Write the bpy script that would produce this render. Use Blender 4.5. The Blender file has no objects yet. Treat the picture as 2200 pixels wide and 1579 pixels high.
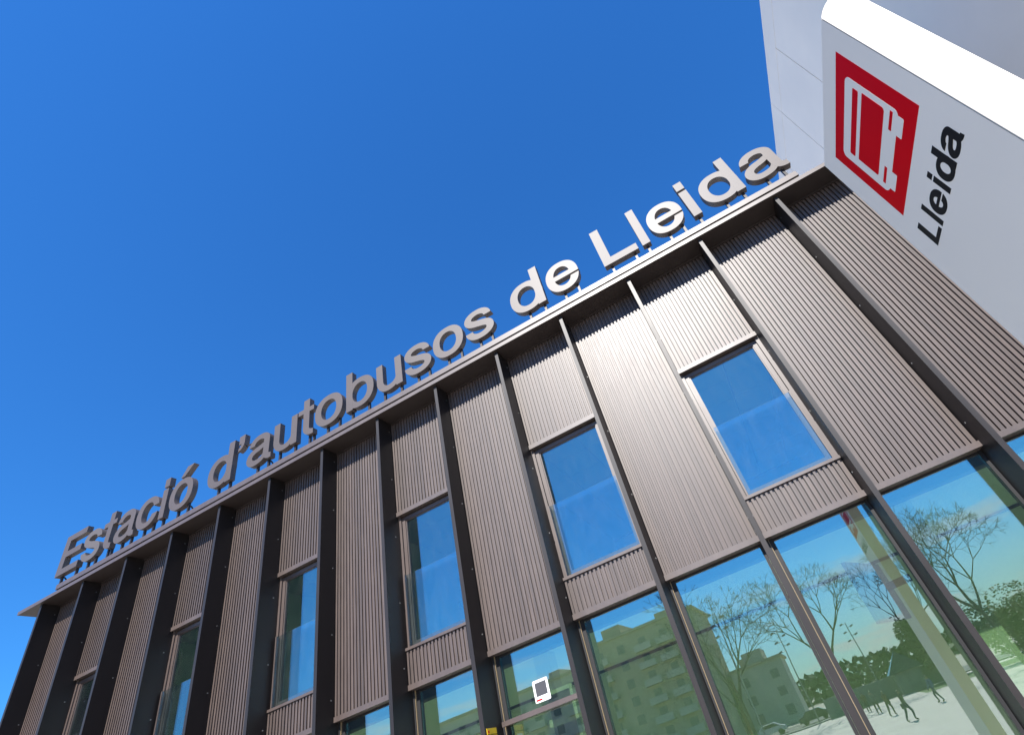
import bpy, bmesh, math, random
from mathutils import Vector, Matrix
from mathutils.geometry import tessellate_polygon

random.seed(7)
SC = bpy.context.scene
COL = SC.collection

# ------------------------------------------------------------------ camera, sky, sun, exposure
U = 1.2                       # metres in one bay of the facade (the module all facade sizes are given in)
ZO = 2.95 + 4.72243955 * U    # height of the eaves soffit above the ground
def V(x, y, z):               # module coordinates -> metres
    return Vector((x * U, y * U, z * U + ZO))

CAM_R = [[0.8742206, 0.3985043, -0.2773672], [-0.451221, 0.4558998, -0.7671733], [-0.1792703, 0.7958327, 0.5783706]]
CAM_C = (11.00599884, -4.63207184, -4.72243955)
cd = bpy.data.cameras.new("camera")
cam = bpy.data.objects.new("camera", cd)
COL.objects.link(cam)
cd.sensor_fit = 'HORIZONTAL'
cd.sensor_width = 36.0
cd.lens = 36.0 * 1078.07 / 2200
cd.shift_x = (1100 - 1255.10) / 2200
cd.shift_y = (854.60 - 789.5) / 2200
cd.clip_start = 0.05
cd.clip_end = 5000
r0, r1, r2 = [Vector(v) for v in CAM_R]
m = Matrix((r0, -r1, -r2)).transposed().to_4x4()
m.translation = V(*CAM_C)
cam.matrix_world = m
SC.camera = cam

SUN_EL, SUN_AZ = math.radians(46.0), math.radians(0.3)     # azimuth measured from -Y towards +X
sdir = Vector((math.sin(SUN_AZ) * math.cos(SUN_EL), -math.cos(SUN_AZ) * math.cos(SUN_EL), math.sin(SUN_EL)))
world = bpy.data.worlds.new("World")
SC.world = world
world.use_nodes = True
wn = world.node_tree.nodes
wl = world.node_tree.links
for n in list(wn):
    wn.remove(n)
sky = wn.new("ShaderNodeTexSky")
sky.sky_type = 'NISHITA'
sky.sun_disc = False
sky.sun_elevation = SUN_EL
sky.sun_rotation = math.radians(180.0)
sky.altitude = 150
sky.air_density = 1.35
sky.dust_density = 0.15
sky.ozone_density = 1.2
hsv = wn.new("ShaderNodeHueSaturation")
hsv.inputs['Hue'].default_value = 0.5
hsv.inputs['Saturation'].default_value = 1.12
hsv.inputs['Value'].default_value = 1.0
bg = wn.new("ShaderNodeBackground")
bg.inputs['Strength'].default_value = 0.079
wo = wn.new("ShaderNodeOutputWorld")
wl.new(sky.outputs[0], hsv.inputs['Color'])
wb = wn.new("ShaderNodeMix")                 # white balance of the whole sky, the same in every direction
wb.data_type = 'RGBA'
wb.blend_type = 'MULTIPLY'
wb.inputs['Factor'].default_value = 1.0
wb.inputs[7].default_value = (0.235, 0.715, 1.28, 1)
wl.new(hsv.outputs[0], wb.inputs[6])
# low white cloud and haze all round the horizon (mirrored in the shopfront)
wt = wn.new("ShaderNodeTexCoord")
wsep = wn.new("ShaderNodeSeparateXYZ")
wl.new(wt.outputs['Generated'], wsep.inputs[0])
wmap = wn.new("ShaderNodeMapping")
wmap.inputs['Scale'].default_value = (2.2, 2.2, 13.0)
wl.new(wt.outputs['Generated'], wmap.inputs['Vector'])
wnz = wn.new("ShaderNodeTexNoise")
wnz.inputs['Scale'].default_value = 1.7
wnz.inputs['Detail'].default_value = 7
wnz.inputs['Roughness'].default_value = 0.58
wl.new(wmap.outputs[0], wnz.inputs['Vector'])
def wrange(src, a, b, c, d):
    r = wn.new("ShaderNodeMapRange")
    r.interpolation_type = 'SMOOTHSTEP'
    for k, v in zip(('From Min', 'From Max', 'To Min', 'To Max'), (a, b, c, d)):
        r.inputs[k].default_value = v
    wl.new(src, r.inputs['Value'])
    return r.outputs[0]
def wmath(op, a, b):
    r = wn.new("ShaderNodeMath")
    r.operation = op
    wl.new(a, r.inputs[0])
    wl.new(b, r.inputs[1])
    return r.outputs[0]
cl = wmath('MULTIPLY', wrange(wnz.outputs[0], 0.46, 0.66, 0.0, 0.85), wrange(wsep.outputs['Z'], 0.10, 0.22, 1.0, 0.0))
hz = wrange(wsep.outputs['Z'], 0.0, 0.20, 0.55, 0.0)
cm = wmath('MAXIMUM', cl, hz)
cmx = wn.new("ShaderNodeMix")
cmx.data_type = 'RGBA'
cmx.inputs[7].default_value = (5.8, 6.1, 6.5, 1)
wl.new(cm, cmx.inputs['Factor'])
wl.new(wb.outputs[2], cmx.inputs[6])
wl.new(cmx.outputs[2], bg.inputs['Color'])
wl.new(bg.outputs[0], wo.inputs['Surface'])

sl = bpy.data.lights.new("sun", 'SUN')
sl.energy = 5.0
sl.angle = math.radians(0.53)
sl.color = (1.0, 0.955, 0.89)
so = bpy.data.objects.new("sun", sl)
COL.objects.link(so)
so.rotation_euler = sdir.to_track_quat('Z', 'Y').to_euler()
so.location = (10, -60, 70)

SC.view_settings.view_transform = 'Standard'
SC.view_settings.look = 'None'
SC.view_settings.exposure = 1.1
SC.view_settings.gamma = 1.0
SC.view_settings.use_curve_mapping = False
SC.cycles.max_bounces = 10
SC.cycles.transparent_max_bounces = 12

# ------------------------------------------------------------------ materials
def mat(name, base, rough=0.6, metal=0.0, ior=1.5, noise=0.0, nscale=8.0, stretch=(1, 1, 1), rnd=0.0,
        bump=0.0, spec=0.5, rvar=0.0, tint=None):
    m = bpy.data.materials.new(name)
    m.use_nodes = True
    nt = m.node_tree
    b = nt.nodes["Principled BSDF"]
    b.inputs['Base Color'].default_value = (*base, 1)
    b.inputs['Roughness'].default_value = rough
    b.inputs['Metallic'].default_value = metal
    b.inputs['IOR'].default_value = ior
    b.inputs['Specular IOR Level'].default_value = spec
    L = nt.links
    col = None
    if noise or rnd or bump or rvar:
        tc = nt.nodes.new("ShaderNodeTexCoord")
        mp = nt.nodes.new("ShaderNodeMapping")
        mp.inputs['Scale'].default_value = stretch
        geo = nt.nodes.new("ShaderNodeNewGeometry")
        L.new(geo.outputs['Position'], mp.inputs['Vector'])
        nz = nt.nodes.new("ShaderNodeTexNoise")
        nz.inputs['Scale'].default_value = nscale
        nz.inputs['Detail'].default_value = 6
        nz.inputs['Roughness'].default_value = 0.6
        L.new(mp.outputs[0], nz.inputs['Vector'])
        if noise or rnd:
            mr = nt.nodes.new("ShaderNodeMapRange")
            mr.inputs['From Min'].default_value = 0.3
            mr.inputs['From Max'].default_value = 0.7
            mr.inputs['To Min'].default_value = 1 - noise
            mr.inputs['To Max'].default_value = 1 + noise
            L.new(nz.outputs[0], mr.inputs['Value'])
            val = mr.outputs[0]
            if rnd:
                oi = nt.nodes.new("ShaderNodeObjectInfo")
                m2 = nt.nodes.new("ShaderNodeMapRange")
                m2.inputs['To Min'].default_value = 1 - rnd
                m2.inputs['To Max'].default_value = 1 + rnd
                L.new(oi.outputs['Random'], m2.inputs['Value'])
                mm = nt.nodes.new("ShaderNodeMath")
                mm.operation = 'MULTIPLY'
                L.new(val, mm.inputs[0])
                L.new(m2.outputs[0], mm.inputs[1])
                val = mm.outputs[0]
            mx = nt.nodes.new("ShaderNodeMix")
            mx.data_type = 'RGBA'
            mx.blend_type = 'MULTIPLY'
            mx.inputs['Factor'].default_value = 1
            mx.inputs[6].default_value = (*base, 1)
            L.new(val, mx.inputs[7])
            L.new(mx.outputs[2], b.inputs['Base Color'])
        if rvar:
            m3 = nt.nodes.new("ShaderNodeMapRange")
            m3.inputs['From Min'].default_value = 0.3
            m3.inputs['From Max'].default_value = 0.7
            m3.inputs['To Min'].default_value = rough - rvar
            m3.inputs['To Max'].default_value = rough + rvar
            L.new(nz.outputs[0], m3.inputs['Value'])
            L.new(m3.outputs[0], b.inputs['Roughness'])
        if bump:
            bp = nt.nodes.new("ShaderNodeBump")
            bp.inputs['Strength'].default_value = bump
            bp.inputs['Distance'].default_value = 0.01
            L.new(nz.outputs[0], bp.inputs['Height'])
            L.new(bp.outputs[0], b.inputs['Normal'])
    return m

def glass(name, tint, r0, edge=1.0, rough=0.0, streak=0.0):
    """flat architectural glass: tinted see-through with an angle dependent mirror on top"""
    m = bpy.data.materials.new(name)
    m.use_nodes = True
    nt = m.node_tree
    for n in list(nt.nodes):
        nt.nodes.remove(n)
    L = nt.links
    out = nt.nodes.new("ShaderNodeOutputMaterial")
    lw = nt.nodes.new("ShaderNodeLayerWeight")
    lw.inputs['Blend'].default_value = 0.5
    pw = nt.nodes.new("ShaderNodeMath")
    pw.operation = 'POWER'
    pw.inputs[1].default_value = 4.0
    L.new(lw.outputs['Facing'], pw.inputs[0])
    mr = nt.nodes.new("ShaderNodeMapRange")
    mr.inputs['To Min'].default_value = r0
    mr.inputs['To Max'].default_value = edge
    L.new(pw.outputs[0], mr.inputs['Value'])
    tr = nt.nodes.new("ShaderNodeBsdfTransparent")
    tr.inputs['Color'].default_value = (*tint, 1)
    gl = nt.nodes.new("ShaderNodeBsdfGlossy")
    gl.inputs['Roughness'].default_value = rough
    gl.inputs['Color'].default_value = (0.93, 0.97, 1.0, 1)
    geo = nt.nodes.new("ShaderNodeNewGeometry")
    nz = nt.nodes.new("ShaderNodeTexNoise")
    nz.inputs['Scale'].default_value = 1.6
    nz.inputs['Detail'].default_value = 1
    L.new(geo.outputs['Position'], nz.inputs['Vector'])
    bp = nt.nodes.new("ShaderNodeBump")
    bp.inputs['Strength'].default_value = 0.02
    bp.inputs['Distance'].default_value = 0.02
    L.new(nz.outputs[0], bp.inputs['Height'])
    L.new(bp.outputs[0], gl.inputs['Normal'])
    mx = nt.nodes.new("ShaderNodeMixShader")
    L.new(mr.outputs[0], mx.inputs[0])
    L.new(tr.outputs[0], mx.inputs[1])
    L.new(gl.outputs[0], mx.inputs[2])
    # thin film of dust and dried rain
    d1 = nt.nodes.new("ShaderNodeTexNoise")
    d1.inputs['Scale'].default_value = 7.0
    d1.inputs['Detail'].default_value = 8
    d1.inputs['Roughness'].default_value = 0.7
    mp = nt.nodes.new("ShaderNodeMapping")
    mp.inputs['Scale'].default_value = (1.6, 1.0, 0.45)
    L.new(geo.outputs['Position'], mp.inputs['Vector'])
    L.new(mp.outputs[0], d1.inputs['Vector'])
    dr = nt.nodes.new("ShaderNodeMapRange")
    dr.inputs['From Min'].default_value = 0.42
    dr.inputs['From Max'].default_value = 0.80
    dr.inputs['To Min'].default_value = 0.001
    dr.inputs['To Max'].default_value = 0.012
    L.new(d1.outputs[0], dr.inputs['Value'])
    df = nt.nodes.new("ShaderNodeBsdfDiffuse")
    df.inputs['Color'].default_value = (0.75, 0.72, 0.66, 1)
    m2 = nt.nodes.new("ShaderNodeMixShader")
    L.new(dr.outputs[0], m2.inputs[0])
    L.new(mx.outputs[0], m2.inputs[1])
    L.new(df.outputs[0], m2.inputs[2])
    L.new(m2.outputs[0], out.inputs['Surface'])
    return m

def outfit(name, jacket, trousers, skin=(0.42, 0.26, 0.18)):
    """clothes in bands of height on the body: shoes, trousers, jacket, neck and face"""
    m = mat(name, jacket, rough=0.9)
    nt = m.node_tree
    tc = nt.nodes.new("ShaderNodeTexCoord")
    sp = nt.nodes.new("ShaderNodeSeparateXYZ")
    nt.links.new(tc.outputs['Object'], sp.inputs[0])
    mr = nt.nodes.new("ShaderNodeMath")
    mr.operation = 'MULTIPLY'
    mr.inputs[1].default_value = 0.5
    nt.links.new(sp.outputs['Z'], mr.inputs[0])
    cr = nt.nodes.new("ShaderNodeValToRGB")
    cr.color_ramp.interpolation = 'CONSTANT'
    e = cr.color_ramp.elements
    e[0].position = 0.0
    e[0].color = (0.03, 0.025, 0.02, 1)
    e[1].position = 0.045
    e[1].color = (*trousers, 1)
    for p, c in ((0.46, jacket), (0.735, skin)):
        x = e.new(p)
        x.color = (*c, 1)
    nt.links.new(mr.outputs[0], cr.inputs[0])
    nt.links.new(cr.outputs[0], nt.nodes["Principled BSDF"].inputs['Base Color'])
    return m

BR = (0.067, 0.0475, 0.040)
M = {}
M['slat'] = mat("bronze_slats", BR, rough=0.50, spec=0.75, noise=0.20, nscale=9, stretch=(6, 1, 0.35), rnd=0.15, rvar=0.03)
M['bronze'] = mat("bronze_sheet", (0.068, 0.048, 0.041), rough=0.47, spec=0.85, noise=0.10, nscale=4, stretch=(2, 2, 0.7), rvar=0.03)
M['letter'] = mat("bronze_letters", (0.068, 0.053, 0.047), rough=0.52, spec=0.55, noise=0.06, nscale=3, rnd=0.06)
M['lettermatt'] = mat("bronze_letters_matt", (0.066, 0.054, 0.050), rough=0.60, spec=0.75, noise=0.06, nscale=3, rnd=0.06)
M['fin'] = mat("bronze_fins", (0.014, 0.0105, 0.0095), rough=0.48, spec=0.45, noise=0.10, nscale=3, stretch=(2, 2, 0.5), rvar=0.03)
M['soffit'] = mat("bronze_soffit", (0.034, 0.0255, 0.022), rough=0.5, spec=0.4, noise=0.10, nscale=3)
M['dark'] = mat("black_gasket", (0.010, 0.010, 0.011), rough=0.6)
M['back'] = mat("dark_backing", (0.012, 0.010, 0.010), rough=0.8)
M['gold'] = mat("brass_gasket", (0.35, 0.26, 0.15), rough=0.4)
M['white'] = mat("white_panels", (0.88, 0.78, 0.65), rough=0.42, noise=0.025, nscale=1.4, rvar=0.04)
M['signwhite'] = mat("white_sign_sheet", (0.86, 0.775, 0.655), rough=0.55, spec=0.25, noise=0.02, nscale=1.2, rvar=0.03)
M['red'] = mat("red_vinyl", (0.62, 0.001, 0.006), rough=0.5, spec=0.06, noise=0.05, nscale=2)
M['black'] = mat("black_vinyl", (0.012, 0.011, 0.010), rough=0.6, spec=0.15)
M['pane'] = glass("window_glass", (0.58, 0.74, 0.60), 0.27)
M['shop'] = glass("shopfront_glass", (0.66, 0.77, 0.63), 0.28)
M['rail'] = glass("balustrade_glass", (0.84, 0.92, 0.92), 0.13)
M['ceil'] = mat("white_ceiling", (0.90, 0.90, 0.88), rough=0.8)
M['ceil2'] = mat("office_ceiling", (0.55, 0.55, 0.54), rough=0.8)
M['wall'] = mat("pale_interior_wall", (0.88, 0.88, 0.84), rough=0.8, noise=0.04, nscale=1)
M['floor'] = mat("interior_floor", (0.82, 0.81, 0.78), rough=0.5)
M['pave'] = mat("plaza_paving", (0.37, 0.345, 0.315), rough=0.85, noise=0.12, nscale=0.6)
M['earth'] = mat("far_ground", (0.30, 0.275, 0.23), rough=0.95, noise=0.2, nscale=0.05)
M['grass'] = mat("lawn", (0.055, 0.10, 0.025), rough=0.95, noise=0.3, nscale=1.5)
M['gravel'] = mat("roof_gravel", (0.58, 0.55, 0.50), rough=0.9, noise=0.2, nscale=6)
M['road'] = mat("asphalt", (0.06, 0.06, 0.062), rough=0.9, noise=0.15, nscale=2)
M['bark'] = mat("grey_bark", (0.045, 0.037, 0.028), rough=0.9, noise=0.25, nscale=3)
M['leaf'] = mat("green_leaves", (0.040, 0.075, 0.016), rough=0.7, noise=0.5, nscale=1.2)
M['leafdark'] = mat("pine_leaves", (0.035, 0.06, 0.02), rough=0.8, noise=0.5, nscale=0.5)
M['brick'] = mat("ochre_render", (0.42, 0.34, 0.24), rough=0.9, noise=0.12, nscale=0.4)
M['cream'] = mat("cream_render", (0.48, 0.44, 0.36), rough=0.9, noise=0.1, nscale=0.4)
M['shutter'] = mat("grey_shutter", (0.14, 0.15, 0.15), rough=0.6)
M['steel'] = mat("galvanised_pole", (0.22, 0.22, 0.22), rough=0.5, metal=0.6)
M['darksq'] = mat("dark_print", (0.05, 0.05, 0.055), rough=0.5)
M['yellow'] = mat("yellow_plate", (0.75, 0.48, 0.015), rough=0.45)
M['card'] = mat("white_card", (0.80, 0.79, 0.79), rough=0.5)
M['cloth1'] = mat("dark_cloth", (0.02, 0.022, 0.028), rough=0.9)
M['cloth2'] = mat("blue_cloth", (0.03, 0.04, 0.07), rough=0.9)
M['out1'] = outfit("dark_coat_and_jeans", (0.025, 0.024, 0.026), (0.035, 0.045, 0.08))
M['out2'] = outfit("grey_jacket_and_black_trousers", (0.11, 0.11, 0.12), (0.015, 0.015, 0.018))
M['out3'] = outfit("brown_coat_and_dark_trousers", (0.10, 0.055, 0.03), (0.02, 0.02, 0.022))
M['out4'] = outfit("blue_jacket_and_jeans", (0.03, 0.06, 0.16), (0.03, 0.04, 0.07))
M['skin'] = mat("skin", (0.42, 0.26, 0.18), rough=0.6)
M['hair'] = mat("hair", (0.02, 0.014, 0.01), rough=0.6)
M['carw'] = mat("silver_car_paint", (0.45, 0.46, 0.47), rough=0.25, metal=0.5)
M['card_'] = mat("dark_car_paint", (0.03, 0.035, 0.045), rough=0.2)
M['tyre'] = mat("tyre_rubber", (0.015, 0.015, 0.015), rough=0.9)
M['screen'] = mat("black_plastic", (0.012, 0.012, 0.014), rough=0.35)
M['seat'] = mat("blue_seat_fabric", (0.03, 0.07, 0.22), rough=0.9)

# ------------------------------------------------------------------ helpers
def tag(o, label=None, cat=None, group=None, kind=None):
    if label: o['label'] = label
    if cat: o['category'] = cat
    if group: o['group'] = group
    if kind: o['kind'] = kind
    return o

def empty(name, loc):
    o = bpy.data.objects.new(name, None)
    o.empty_display_size = 0.2
    o.location = loc
    COL.objects.link(o)
    return o

def link(o, parent=None):
    COL.objects.link(o)
    if parent is not None:
        o.parent = parent
        o.matrix_parent_inverse = world_of(parent).inverted()
    return o

def world_of(o):
    mw = o.matrix_basis.copy()
    p = o
    while p.parent is not None:
        mw = p.parent.matrix_basis @ p.matrix_parent_inverse @ mw if p.parent.parent is None else p.parent.matrix_basis @ p.matrix_parent_inverse @ mw
        p = p.parent
    return mw

class MB:
    """collects shapes given in metres; every part object keeps its mesh in world coordinates"""
    def __init__(self):
        self.v, self.f, self.mi = [], [], []
    def face(self, pts, mi=0):
        n = len(self.v)
        self.v.extend([tuple(p) for p in pts])
        self.f.append(tuple(range(n, n + len(pts))))
        self.mi.append(mi)
    def boxm(self, x0, x1, y0, y1, z0, z1, mi=0):
        n = len(self.v)
        self.v += [(x0, y0, z0), (x1, y0, z0), (x1, y1, z0), (x0, y1, z0),
                   (x0, y0, z1), (x1, y0, z1), (x1, y1, z1), (x0, y1, z1)]
        for q in ((0, 3, 2, 1), (4, 5, 6, 7), (0, 1, 5, 4), (1, 2, 6, 5), (2, 3, 7, 6), (3, 0, 4, 7)):
            self.f.append(tuple(n + i for i in q))
            self.mi.append(mi)
    def box(self, x0, x1, y0, y1, z0, z1, mi=0):      # module units
        a, b = V(x0, y0, z0), V(x1, y1, z1)
        self.boxm(a.x, b.x, a.y, b.y, a.z, b.z, mi)
    def obox(self, c, ax, ay, az, mi=0):              # oriented box: centre and three half axes (metres)
        n = len(self.v)
        c, ax, ay, az = Vector(c), Vector(ax), Vector(ay), Vector(az)
        for sz in (-1, 1):
            for sx, sy in ((-1, -1), (1, -1), (1, 1), (-1, 1)):
                self.v.append(tuple(c + sx * ax + sy * ay + sz * az))
        for q in ((0, 3, 2, 1), (4, 5, 6, 7), (0, 1, 5, 4), (1, 2, 6, 5), (2, 3, 7, 6), (3, 0, 4, 7)):
            self.f.append(tuple(n + i for i in q))
            self.mi.append(mi)
    def tube(self, p0, p1, ra, rb, seg=6, mi=0, cap=True):
        p0, p1 = Vector(p0), Vector(p1)
        d = (p1 - p0)
        if d.length < 1e-6: return
        q = d.to_track_quat('Z', 'Y')
        n = len(self.v)
        for p, r in ((p0, ra), (p1, rb)):
            for k in range(seg):
                a = 2 * math.pi * k / seg
                self.v.append(tuple(p + q @ Vector((r * math.cos(a), r * math.sin(a), 0))))
        for k in range(seg):
            k2 = (k + 1) % seg
            self.f.append((n + k, n + k2, n + seg + k2, n + seg + k))
            self.mi.append(mi)
        if cap:
            self.f.append(tuple(n + seg - 1 - k for k in range(seg))); self.mi.append(mi)
            self.f.append(tuple(n + seg + k for k in range(seg))); self.mi.append(mi)
    def prism(self, contours, to3d, depth_vec, mi=0):
        """contours: outer and holes in 2D; to3d maps (u,v) to the front face; depth_vec goes to the back"""
        pl = [[Vector((p[0], p[1], 0)) for p in c] for c in contours]
        tris = tessellate_polygon(pl)
        flat = [p for c in pl for p in c]
        fr = [to3d(p.x, p.y) for p in flat]
        bk = [p + depth_vec for p in fr]
        n = len(self.v)
        self.v += [tuple(p) for p in fr] + [tuple(p) for p in bk]
        N = len(fr)
        want = -depth_vec
        for t in tris:
            a, b, c = fr[t[0]], fr[t[1]], fr[t[2]]
            nn = (b - a).cross(c - a)
            if nn.length < 1e-12: continue
            t = tuple(t) if nn.dot(want) > 0 else tuple(reversed(t))
            self.f.append(tuple(n + i for i in t)); self.mi.append(mi)
            self.f.append(tuple(n + N + i for i in reversed(t))); self.mi.append(mi)
        k = 0
        for ci, c in enumerate(pl):
            L = len(c)
            area = sum(c[i].x * c[(i + 1) % L].y - c[(i + 1) % L].x * c[i].y for i in range(L))
            e = (to3d(1, 0) - to3d(0, 0)).cross(to3d(0, 1) - to3d(0, 0)).dot(want)
            ccw = (area > 0) == (e > 0)
            if ci > 0: ccw = not ccw
            for i in range(L):
                j = (i + 1) % L
                q = (n + k + i, n + N + k + i, n + N + k + j, n + k + j)
                self.f.append(q if ccw else tuple(reversed(q))); self.mi.append(mi)
            k += L
    def mesh(self, name, mats):
        me = bpy.data.meshes.new(name)
        me.from_pydata(self.v, [], self.f)
        for mm in (mats if isinstance(mats, (list, tuple)) else [mats]):
            me.materials.append(mm)
        if any(self.mi):
            me.polygons.foreach_set("material_index", self.mi)
        me.update()
        return me
    def build(self, name, mats, parent=None, smooth=False):
        me = self.mesh(name, mats)
        if smooth:
            me.shade_smooth() if hasattr(me, "shade_smooth") else None
        o = bpy.data.objects.new(name, me)
        COL.objects.link(o)
        if parent is not None:
            put(o, parent)
        return o

ROOTLOC = {}
def put(o, parent):
    """parent without moving: all roots are unrotated, so an offset is enough"""
    o.parent = parent
    w = Vector((0, 0, 0))
    p = parent
    while p is not None:
        w += p.location
        p = p.parent
    o.location = o.location - w

def piece(name, me, loc, parent):
    o = bpy.data.objects.new(name, me)
    o.location = loc
    COL.objects.link(o)
    put(o, parent)
    return o

# ------------------------------------------------------------------ setting: ground
def sheet(name, x0, x1, y0, y1, z, m):
    b = MB()
    b.face([(x0, y0, z), (x1, y0, z), (x1, y1, z), (x0, y1, z)])
    return tag(b.build(name, m), kind='structure')
sheet("ground", -1500, 1500, -1500, 1500, -0.02, M['earth'])
sheet("plaza", -90, 110, -70, 0.30, 0.0, M['pave'])
sheet("lawn", 20.5, 70, -66, -57, 0.006, M['grass'])
sheet("road", -250, 250, -90, -73, 0.004, M['road'])

# ------------------------------------------------------------------ the station building
FT = 0.045                       # fin thickness
YS, YR = 0.25, 0.2655             # slat ribs / recess floor
PER = 0.0473                     # slat module
Z_HOOD0, Z_HOOD1 = -1.440, -1.497
Z_SILL = -3.125
Z_TRIM1, Z_TRIM0 = -3.467, -3.520
YG = 0.35                        # shopfront glass plane
YW = 0.325                       # window glass plane
ZGR = -ZO / U                    # ground level in module units
XE = 14.60                       # where the white sign wall cuts the facade

B = empty("station_building", V(6.9, 2.5, ZGR))
tag(B, "two-storey bus station building clad in bronze vertical slats and fins", "building")

# core walls, roof, interior shell
mb = MB()
mb.box(-0.005, 0.03, 0.30, 7.6, ZGR, -0.002)            # gable wall at the left end
mb.box(0.03, 14.6, 7.5, 7.6, ZGR, -0.002)
mb.build("side_wall", M['bronze'], B)
mb = MB()
mb.box(-0.50, 14.60, -0.045, 7.9, 0.0, 0.052)
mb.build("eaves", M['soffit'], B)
mb = MB()                                               # bright folded edge of the eaves, in sheets
xs = [-0.50, 2.05, 5.0, 8.02, 9.3, 12.95, 13.80]
mb.box(-0.502, 14.602, -0.049, -0.0452, -0.003, 0.056)
mb.build("eaves_trim", M['bronze'], B)
mb = MB()
mb.box(-0.2, 14.5, 0.45, 7.6, 0.054, 0.10)
mb.build("roof", M['gravel'], B)
# trim under the soffit where the slats begin
mb = MB()
for i in range(15):
    mb.box(i + FT + 0.004, min(i + 0.998, XE), 0.236, 0.249, -0.030, -0.002)
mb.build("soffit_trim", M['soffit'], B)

# fins
finm = MB()
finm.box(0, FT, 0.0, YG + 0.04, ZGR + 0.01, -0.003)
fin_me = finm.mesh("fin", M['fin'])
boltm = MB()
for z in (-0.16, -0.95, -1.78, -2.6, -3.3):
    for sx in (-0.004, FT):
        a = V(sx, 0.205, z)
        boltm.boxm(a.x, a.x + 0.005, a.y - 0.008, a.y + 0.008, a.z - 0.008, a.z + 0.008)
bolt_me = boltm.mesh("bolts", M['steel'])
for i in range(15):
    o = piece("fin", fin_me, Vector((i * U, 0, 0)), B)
    p = bpy.data.objects.new("bolts", bolt_me)
    COL.objects.link(p)
    p.parent = o

# slats: an L profile, rib proud of its flange
def slat_mesh(z0, z1):
    b = MB()
    r = PER * 0.50
    prof = [(0, YS), (r, YS), (r, YR), (PER - 0.0056, YR), (PER - 0.0056, YR + 0.008), (0, YR + 0.008)]
    n = len(prof)
    vs = [V(x, y, z0) for x, y in prof] + [V(x, y, z1) for x, y in prof]
    b.v = [tuple(v - Vector((0, 0, 0))) for v in vs]
    for k in range(n):
        k2 = (k + 1) % n
        b.f.append((k, k2, n + k2, n + k)); b.mi.append(0)
    b.f.append((5, 4, 3, 2)); b.mi.append(0)
    b.f.append((5, 2, 1, 0)); b.mi.append(0)
    b.f.append((n + 2, n + 3, n + 4, n + 5)); b.mi.append(0)
    b.f.append((n + 0, n + 1, n + 2, n + 5)); b.mi.append(0)
    return b
ZT = -0.012
SL = {'full': slat_mesh(Z_TRIM1, ZT), 'top': slat_mesh(Z_HOOD0, ZT), 'low': slat_mesh(Z_TRIM1, Z_SILL)}
SLM = {k: b.mesh("slat", M['slat']) for k, b in SL.items()}

def cladding(i, kind, zlo, zhi, x1):
    x0 = i + 0.052
    b = MB()
    b.box(i + FT + 0.001, x1 - 0.001, 0.288, 0.30, zlo, zhi)
    panel = b.build("cladding_panel", M['back'], B)
    n = int((x1 - x0) / PER + 1e-6)
    if i < 4:                                           # far bays, a few pixels wide: joined
        j = MB()
        for k in range(n):
            off = Vector(((x0 + k * PER) * U, 0, 0))
            base = len(j.v)
            j.v += [tuple(Vector(v) + off) for v in SL[kind].v]
            j.f += [tuple(base + q for q in f) for f in SL[kind].f]
            j.mi += SL[kind].mi
        o = j.build("slat", M['slat'], panel)
        o['kind'] = 'stuff'
    else:
        for k in range(n):
            o = piece("slat", SLM[kind], Vector(((x0 + k * PER) * U, 0, random.uniform(-.0008, .0008))), panel)
    return panel

for i in range(15):
    x1 = min(i + 1.0, XE - 0.0)
    win = i in (1, 3, 5, 7, 9, 11)
    if not win:
        cladding(i, 'full', Z_TRIM0 + 0.03, -0.01, x1)
    else:
        cladding(i, 'top', Z_HOOD0 - 0.02, -0.01, x1)
        cladding(i, 'low', Z_TRIM0 + 0.03, Z_SILL - 0.004, x1)

# sill beams over the shopfront, one per bay
for i in range(15):
    x1 = min(i + 0.999, XE)
    b = MB()
    b.box(i + FT + 0.003, x1, 0.238, YG + 0.03, Z_TRIM0, Z_TRIM1)
    b.build("sill_beam", M['bronze'], B)

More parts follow.
